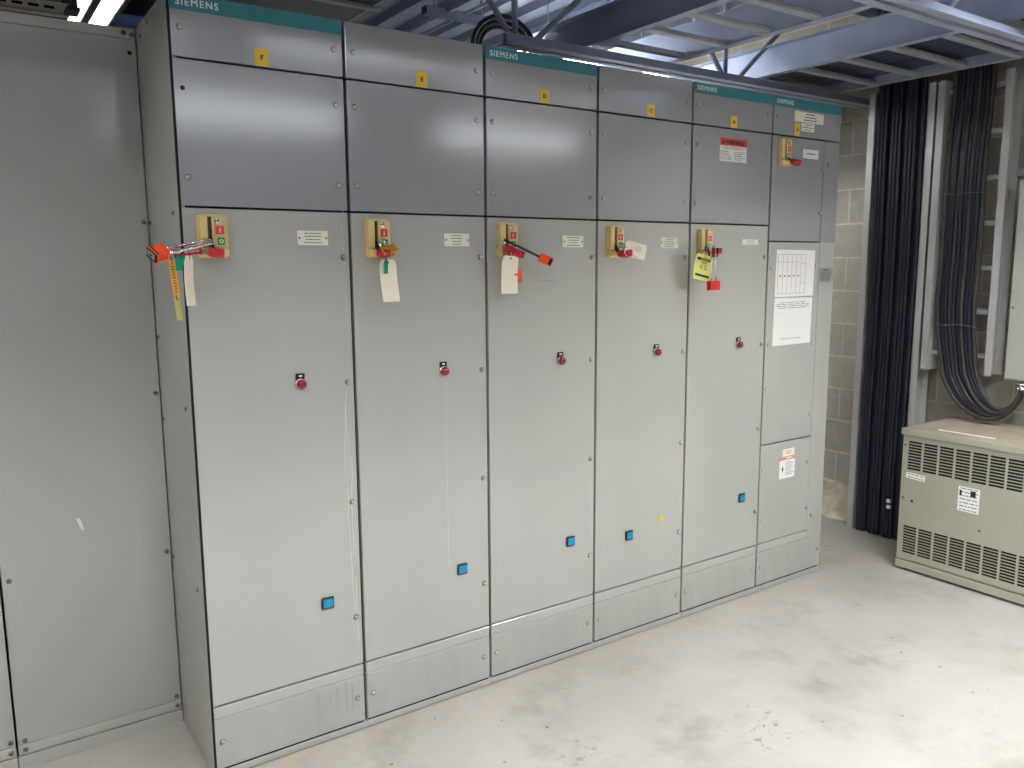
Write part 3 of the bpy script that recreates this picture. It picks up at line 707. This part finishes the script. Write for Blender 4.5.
# ================================================================ cable trays
def rail(m, p, axis, L_, open_dir, h=.11, fl=.03, t=.003, web_axis=(0, 0, 1)):
    """C section: web height along web_axis, flanges toward open_dir, running along axis"""
    p = Vector(p); A = Vector(axis); O = Vector(open_dir); W = Vector(web_axis); c0 = p+A*L_/2
    m.obox(c0+W*h/2, (A, O, W), L_/2, t/2, h/2)
    m.obox(c0+O*fl/2+W*t/2, (A, O, W), L_/2, fl/2, t/2); m.obox(c0+O*fl/2+W*(h-t/2), (A, O, W), L_/2, fl/2, t/2)
def vtray(ya, yb, z0, z1, label, off):
    x = 3.75; c = thing('cable_tray', (x+.06, (ya+yb)/2, z0), label, 'cable tray', 'vertical ladder trays on the right wall')
    m = MB().m(ALU); rail(m, (x, ya, z0), (0, 0, 1), z1-z0, (0, 1, 0), web_axis=(1, 0, 0), fl=.036); m.build('side_rail', None, c)
    m = MB().m(ALU); rail(m, (x, yb, z0), (0, 0, 1), z1-z0, (0, -1, 0), web_axis=(1, 0, 0), fl=.036); m.build('side_rail', None, c)
    z = z0+off
    while z < z1-.02:
        B(x+.045, yb, z-.013, x+.07, ya, z+.013, .002).build('rung', ALU, c); z += .2235
    m = MB().m(STEELL)
    for z in ([z0+.3, z1-.5]): m.box(x+.112, yb-.05, z, XW, ya+.05, z+.04)
    m.build('wall_strut', None, c); return c
vtray(.300, .000, 0, 2.475, 'vertical ladder tray packed with cables from floor to ceiling, by the block wall', .2)
vtray(-.085, -.380, .985, 2.475, 'vertical ladder tray with bare rungs showing at its right, ending above the transformer', .095)
def htray(x0, x1, y0, y1, z, label, offs, n=None):
    c = thing('cable_tray', ((x0+x1)/2, (y0+y1)/2, z), label, 'cable tray', 'horizontal ladder trays under the roof')
    m = MB().m(STEELB); rail(m, (x0, y0, z), (0, 1, 0), y1-y0, (-1, 0, 0), h=.145, fl=.045); m.build('side_rail', None, c)
    m = MB().m(STEELB); rail(m, (x1, y0, z), (0, 1, 0), y1-y0, (1, 0, 0), h=.145, fl=.045); m.build('side_rail', None, c)
    y = offs-.242*math.floor((offs-y0)/.242)+.0
    while y < y1-.02:
        B(x0, y-.02, z+.001, x1, y+.02, z+.022, .003).build('rung', STEELL, c); y += .242
    for yy in (y0+.3, y1-.4):
        m = MB().m(STEELL)
        for xx in (x0-.07, x1+.07): m.cyl((xx, yy, z-.02), (xx, yy, ZC), .005, 8)
        m.box(x0-.10, yy-.02, z-.045, x1+.10, yy+.02, z-.004)
        m.build('trapeze_hanger', None, c)
    return c
htray(1.90, 2.36, -1.35, 3.2, 2.502, 'ladder tray with ribbed roof glowing between its rungs, above the fourth switchgear section', .173)
htray(3.03, 3.665, -1.5, 3.2, 2.502, 'wide ladder tray filled with cables beside the right wall under the roof', .030)

# joists
def joist(y, z, nodes_x0, label, xs=None):
    xs = X0 if xs is None else xs
    c = thing('roof_joist', (.4, y, z), label, 'roof joist', 'open web roof joists')
    m = MB().m(STEELB)
    for s in (-1, 1):
        m.box(xs, y+s*.012-.0, z, XW, y+s*.05, z+.005); m.box(xs, y+s*.012-.002, z, XW, y+s*.012+.003, z+.045)
    m.build('bottom_chord', None, c)
    m = MB().m(STEELB)
    for s in (-1, 1): m.box(X0, y+s*.012, ZC-.006, XW, y+s*.05, ZC-.001); m.box(X0, y+s*.012-.002, ZC-.05, XW, y+s*.012+.003, ZC-.001)
    m.build('top_chord', None, c)
    x = nodes_x0-1.26*4
    while x < XW+.2:
        for a, b in (((x, z+.01), (x-.42, ZC-.03)), ((x, z+.01), (x, ZC-.03)), ((x+.07, z+.01), (x+.66, ZC-.03))):
            if min(a[0], b[0]) > max(X0, xs-.5) and max(a[0], b[0]) < XW-.02:
                MB().m(STEELB).tube([(a[0], y, a[1]), (b[0], y, b[1])], .0125, 10).build('web_rod', None, c)
        x += 1.26
    return c
joist(.46, 2.440, 1.45, 'open web steel joist running just above the tops of the switchgear sections', 1.40)
joist(-.74, 2.420, 2.42, 'open web steel joist crossing the top right corner in front of the trays')
joist(2.9, 2.440, 1.30, 'open web steel joist further back behind the switchgear', 1.25)

# ================================================================ cables
def crs(P, k=8):
    P = [Vector(p) for p in P]; Q = [P[0]]+P+[P[-1]]; out = []
    for i in range(1, len(Q)-2):
        for j in range(k):
            t = j/k; a, b, c_, d = Q[i-1], Q[i], Q[i+1], Q[i+2]
            out.append(.5*((2*b)+(-a+c_)*t+(2*a-5*b+4*c_-d)*t*t+(-a+3*b-3*c_+d)*t**3))
    out.append(P[-1]); return out
rg = random.Random(11)
def cable(pts, r, label, group, mt=CABLE): 
    return tag(MB().m(mt).tube(crs(pts), r, 10).build('power_cable'), label, 'cable', group)
nC = 13
for layer in range(2):
    for k in range(nC):
        y = .275-.0205*k-(.010 if layer else 0); x = 3.772-.024*layer; r = .0098+rg.uniform(-.0004, .0004)
        pts = []
        for z in (.004, .35, .75, 1.15, 1.6, 2.05, 2.4, 2.62, 2.90):
            pts.append((x+rg.uniform(-.0015, .0015), y+rg.uniform(-.0012, .0012)+.004*math.sin(z*3), z))
        if layer == 0 or k % 4 != 3:
            lb = 'black power cable in the dense run down to the floor beside the transformer'
            if layer == 0 and k == 0: lb = 'black power cable against the left rail of the floor to ceiling tray'
            if layer == 0 and k == nC-1: lb = 'black power cable against the right rail of the floor to ceiling tray'
            cable(pts, r, lb, 'cables on the floor to ceiling tray', CABLE)
m = MB().m(WHITE)
for q in ((3.715, .074, .222), (3.715, .072, .188)):
    o = MB().m(WHITE).box(3.727, q[1]-.012, q[2]-.011, 3.745, q[1]+.012, q[2]+.011, .003).build('cable_marker')
    tag(o, ('upper' if q[2] > .2 else 'lower') + ' small white marker sleeve low on the dense black cable run', 'cable marker', 'white cable markers')
m.bm.free()
for k in range(10):
    y = -.118-.0205*k; xx = 3.766+(.006 if k % 2 else 0); r = .0105
    t = k/9
    jx = .004*(k % 3)
    O_ = [(-.155, 1.018), (-.190, .916), (-.262, .822), (-.355, .772), (-.433, .768), (-.500, .802), (-.544, .880)]
    I_ = [(-.325, 1.036), (-.345, .965), (-.378, .890), (-.422, .838), (-.465, .820), (-.512, .838), (-.550, .890)]
    pts = [(xx, y-.012, 2.90), (xx, y-.01, 2.45), (xx, y+rg.uniform(-.004, .004), 2.0), (xx, y+rg.uniform(-.004, .004), 1.6), (xx, y+.004, 1.30)]
    for n_, ((ya, za), (yb, zb)) in enumerate(zip(O_, I_)):
        pts.append((xx-.012*min(n_, 3)/3+jx*min(n_, 4)/2, ya+(yb-ya)*t, za+(zb-za)*t))
    pts.append((3.755, -.560, .935))
    lb = 'black power cable sweeping in an arc above the transformer up to the grey box' if k % 3 else 'dusty grey brown cable in the arc above the transformer up to the grey box'
    if k == 0: lb = 'dusty cable forming the outer and lowest curve of the arc above the transformer'
    if k == 9: lb = 'dusty cable forming the inner and highest curve of the arc above the transformer'
    cable(pts, r, lb, 'cables curving into the grey wall box', CABLE if k % 3 else CABLED)
# cable tie on the second bundle
m = MB().m(mat('grey tie', (104, 104, 112), .5)).tube(crs([(3.755, -.10, 1.235), (3.748, -.16, 1.228), (3.748, -.23, 1.235), (3.755, -.325, 1.225)], 6), .0028, 6)
tag(m.build('cable_tie'), 'grey tie wrapped across the cable run above the transformer', 'cable tie')
m = MB().m(mat('grey tie', (104, 104, 112), .5)).tube(crs([(3.755, -.10, 1.905), (3.748, -.16, 1.90), (3.748, -.23, 1.902), (3.755, -.325, 1.90)], 6), .002, 6)
tag(m.build('cable_tie'), 'thin tie high across the cable run right of the paired rails', 'cable tie')
# cables lying in the wide horizontal tray
for k in range(22):
    x = 3.07+.027*k; pts = [(x, -1.45, 2.552+rg.uniform(0, .006))]
    for yy in (-1.0, -.5, .2, .9, 1.6, 2.4, 3.15): pts.append((x+rg.uniform(-.0008, .0008), yy, 2.552+rg.uniform(0, .006)))
    cable(pts, .0125, 'dark cable lying lengthways in the wide tray under the roof', 'cables in the wide horizontal tray', mat('blue grey cable jacket', (62, 72, 96), .5, noise=.2, nscale=6))
# arching cables behind the section tops
for k, dr in enumerate((0, .022, .044)):
    pts = []
    for j in range(15):
        a = math.radians(205-j*17); R_ = .155-dr
        pts.append((1.70+R_*1.15*math.cos(a), .90+.012*k, 2.545+R_*math.sin(a)))
    pts = [(pts[0][0]-.01, .90, 2.31)] + pts + [(pts[-1][0]-.03, .95, 2.31)]
    tag(MB().m(CABLE if k != 1 else CABLED).tube(crs(pts, 4), .011, 10).build('power_cable'), ('outermost black cable arching up behind the tops of the middle sections', 'dusty grey cable in the middle of the arch behind the section tops', 'innermost black cable of the arch behind the section tops')[k], 'cables arching above the switchgear')

# ================================================================ grey box on the right wall
c = thing('junction_box', (3.83, -.70, .978), 'light grey wall box above the transformer, cut by the right edge of the photo', 'junction box')
B(3.728, -.92, .978, 3.93, -.487, 1.945, .004).build('box_body', BOXP, c)
B(3.720, -.915, .984, 3.730, -.492, 1.940, .003).build('box_cover', BOXP, c)
put(P_TR, (3.720, -.505, 1.335), c)
MB().m(STEELL).box(3.925, -.88, 1.0, XW, -.53, 1.9).build('backing_strut', None, c)
m = MB().m(CHROME).lathe((3.755, -.560, .979), (0, 0, -1), [(0, .020), (.012, .020), (.012, .026), (.022, .026), (.024, .019), (.036, .019), (.036, .024), (.046, .024), (.048, .016)], 16)
m.build('cable_fitting', None, c)['label'] = 'shiny metal cable fitting'

# ================================================================ overhead fixtures and other things up there
def fixture(x, y, z, L_, along, label, group='fluorescent strip fixtures', tubes=2, sp=.055, wd=.15):
    """bare tube strip light"""
    c = thing('strip_light', (x, y, z), label, 'strip light', group)
    def bx(a0, b0, z0, a1, b1, z1, bev=0):
        if along == 'x': return MB().box(x+b0, y+a0, z0, x+b1, y+a1, z1, bev)
        return MB().box(x+a0, y+b0, z0, x+a1, y+b1, z1, bev)
    bx(-wd/2, -L_/2, z+.03, wd/2, L_/2, z+.10, .004).build('housing', HOUS, c)
    for k in range(tubes):
        o = (k-(tubes-1)/2)*sp*2 if tubes > 1 else 0
        m = MB().m(TUBE)
        if along == 'x': m.tube([(x-L_/2+.02, y+o, z+.008), (x+L_/2-.02, y+o, z+.008)], .019, 12)
        else: m.tube([(x+o, y-L_/2+.02, z+.008), (x+o, y+L_/2-.02, z+.008)], .019, 12)
        m.build('tube_lamp', None, c)['label'] = 'glowing white tube'
    for s in (-1, 1):
        bx(-wd/2, s*(L_/2)-.012, z-.012, wd/2, s*(L_/2)+.012, z+.10, .003).build('end_cap', HOUS, c)
    m = MB().m(STEELL)
    for s in (-.6, .6):
        p = (x+s*L_/2, y) if along == 'x' else (x, y+s*L_/2); m.cyl((p[0], p[1], z+.1), (p[0], p[1], ZC+.03), .003, 6)
    m.build('hanger_rod', None, c); return c
def wraplight(x, y, z, label, L_=1.26, wd=.20):
    """wraparound lens fixture, glowing on its sides and below"""
    c = thing('strip_light', (x, y, z), label, 'strip light', 'wraparound fixtures above the aisle')
    MB().m(HOUS).box(x-L_/2, y-wd/2+.02, z+.10, x+L_/2, y+wd/2-.02, z+.14, .004).build('housing', None, c)
    m = MB().m(WRAPM); pr = [(-wd/2, .10), (-wd/2, .03), (-wd/2+.03, 0), (wd/2-.03, 0), (wd/2, .03), (wd/2, .10)]
    m.prism([(x-L_/2+.012, y+p, z+q) for p, q in pr], (L_-.024, 0, 0)); m.build('lens', None, c)['label'] = 'glowing wraparound lens'
    m = MB().m(HOUS)
    for s_ in (-1, 1): m.box(x+s_*(L_/2-.006)-.006, y-wd/2-.003, z-.003, x+s_*(L_/2-.006)+.006, y+wd/2+.003, z+.12, .002)
    m.build('end_cap', None, c)
    m = MB().m(STEELL)
    for q in (-.4, .4): m.cyl((x+q, y, z+.14), (x+q, y, ZC+.03), .003, 6)
    m.build('hanger_rod', None, c); return c
def added_troffer(x, y, z, label, L_=1.25, wd=.32, deep=.18):
    """added unseen light: lens up a deep skirt that keeps the upper panels dark"""
    c = thing('strip_light', (x, y, z), label, 'strip light', 'unseen added reflector fixtures above the aisle')
    t = .006; zt = z+deep
    MB().m(HOUS).box(x-L_/2, y-wd/2, zt+.012, x+L_/2, y+wd/2, zt+.07, .004).build('housing', None, c)
    MB().m(LENSM).box(x-L_/2+.012, y-wd/2+.012, zt, x+L_/2-.012, y+wd/2-.012, zt+.012).build('lens', None, c)['label'] = 'glowing flat lens'
    m = MB().m(REFL)
    for s_ in (-1, 1):
        m.box(x-L_/2, y+s_*wd/2-t/2, z, x+L_/2, y+s_*wd/2+t/2, zt+.03)
        m.box(x+s_*L_/2-t/2, y-wd/2, z, x+s_*L_/2+t/2, y+wd/2, zt+.03)
    m.build('cutoff_skirt', None, c)
    return c
wraplight(1.08, -3.0, 2.475, 'wraparound light above the aisle opposite the leftmost sections', L_=1.34)
wraplight(3.12, -3.0, 2.475, 'wraparound light above the aisle near the transformer')
for x_, y_, z_, lb in ((-1.6, -.9, 2.72, 'unseen added reflector light right in front of the recessed left cabinets'), (-1.7, -2.0, 2.72, 'unseen added reflector light above the aisle at the far left'), (-.1, -2.0, 2.72, 'unseen added reflector light above the aisle facing the leftmost section'),
        (1.5, -2.0, 2.72, 'unseen added reflector light above the aisle facing the middle sections'), (2.75, -2.1, 2.72, 'unseen added reflector light above the aisle nearest the transformer')):
    added_troffer(x_, y_, z_, lb)  # unseen lights added to brighten floor and lower panels, not the tops
added_troffer(2.70, -1.30, 2.72, 'short unseen added reflector light between the two ladder trays', L_=.6)  # unseen, added to brighten the right side
fixture(2.34, 1.0, 2.572, 1.05, 'x', 'glowing strip light just behind the tops of the middle switchgear sections', tubes=1, wd=.045)
fixture(2.70, 1.55, 2.64, 1.22, 'y', 'added strip light for the block wall, between the two ladder trays behind the switchgear', tubes=2, sp=.04)  # lamp added to light the block wall past the sections
# twin glowing strips above the recessed cabinets
c = thing('strip_light', (.16, 2.6, 2.80), 'bright two strip light above the recessed left cabinets', 'strip light')
m = MB().m(DSTEEL).box(.045, 1.75, 2.815, .275, 3.5, 2.90, .004); m.box(.127, 1.75, 2.79, .163, 3.5, 2.815); m.box(.045, 1.75, 2.79, .068, 3.5, 2.815); m.box(.252, 1.75, 2.79, .275, 3.5, 2.815); m.build('housing', None, c)
for q in ((.07, .125), (.165, .25)): MB().m(WRAPM).box(q[0], 1.77, 2.800, q[1], 3.48, 2.8145).build('lens', None, c)['label'] = 'glowing strip lens'
m = MB().m(STEELL)
for q in (2.0, 3.2): m.cyl((.16, q, 2.9), (.16, q, ZC+.03), .003, 6)
m.build('hanger_rod', None, c)

# slotted strut above the recessed cabinets
m = MB().m(mat('galvanised strut', (236, 226, 200), .4, metal=.1)); yy, zz = 1.30, 2.525
y0_ = yy
xa, xb = -1.2, -.065
m.box(xa, y0_-.002, zz-.004, xb, y0_+.04, zz); m.box(xa, y0_-.002, zz-.004, xb, y0_+.0, zz+.004)
m.box(xa, y0_-.004, zz, xb, y0_, zz+.040)
m.m(GAP); xx = xb-.05
while xx > xa+.05: m.box(xx-.036, y0_-.0046, zz+.013, xx, y0_-.0038, zz+.023); xx -= .053
m.m(STEELL).cyl((xb-.03, y0_+.02, zz), (xb-.03, y0_+.02, ZC), .005, 8); m.cyl((xa+.2, y0_+.02, zz), (xa+.2, y0_+.02, ZC), .005, 8)
tag(m.build('slotted_strut'), 'slotted metal strut hung above the recessed left cabinets', 'strut')
# dark iron hanger next to the bright fixture
m = MB().m(DSTEEL).box(-.085, 1.1, 2.50, -.062, 1.16, ZC); m.box(-.10, 1.09, 2.49, -.055, 1.18, 2.502)
tag(m.build('hanger_post'), 'dark iron hanger post at the left end of the glowing tubes', 'hanger')
# blue strut piece beside the side sheet
m = MB().m(mat('blue steel', (112, 140, 190), .45, metal=.2)).box(.09, 1.24, 2.47, .40, 1.30, 2.545, .003); m.box(.10, 1.22, 2.50, .40, 1.24, 2.515)
m.cyl((.3, 1.27, 2.54), (.3, 1.27, ZC), .006, 8)
tag(m.build('blue_bracket'), 'blue steel bracket peeking over the recessed cabinets beside the leftmost section', 'bracket')
# large duct
m = MB().m(DUCTM).box(.36, .72, 2.70, 1.12, 3.5, 2.95, .004)
d = thing('air_duct', (.74, 2.1, 2.70), 'wide dark sheet metal duct above the first two switchgear sections', 'air duct')
m.build('duct_run', None, d)
m = MB().m(STEELL).box(1.115, .72, 2.696, 1.130, 3.5, 2.706); m.build('edge_highlight', None, d)  # pale strip paints the highlight along the duct edge
for yq in (1.1, 2.6):
    m = MB().m(STEELL)
    for xq in (.34, 1.14): m.cyl((xq, yq, 2.69), (xq, yq, ZC), .005, 8)
    m.box(.32, yq-.02, 2.685, 1.16, yq+.02, 2.699)
    m.build('trapeze_hanger', None, d)
# conduits along the roof
for k, (x_, mt_, lb) in enumerate(((2.10, STEELL, 'thin pale conduit running front to back under the roof left of the first tray'), (2.00, STEELB, 'thin blue grey conduit beside the pale one under the roof'))):
    m = MB().m(mt_).cyl((x_-.25, -2.4, 2.88), (x_-.25, 3.55, 2.88), .011, 10)
    for yq in (-1, .9, 2.5): m.box(x_-.27, yq-.01, 2.868, x_-.23, yq+.01, ZC+.005)
    tag(m.build('conduit'), lb, 'conduit')
m = MB().m(DUCTM).box(1.62, 1.50, 2.85, 2.02, 1.56, 2.89); m.cyl((1.68, 1.53, 2.88), (1.68, 1.53, ZC), .005, 8); m.cyl((1.97, 1.53, 2.88), (1.97, 1.53, ZC), .005, 8)
tag(m.build('strut_bar'), 'short dark strut bar hung behind the arching cables', 'strut')
# cable clamps on one tray rung
for o in PROTOS: bpy.data.objects.remove(o)
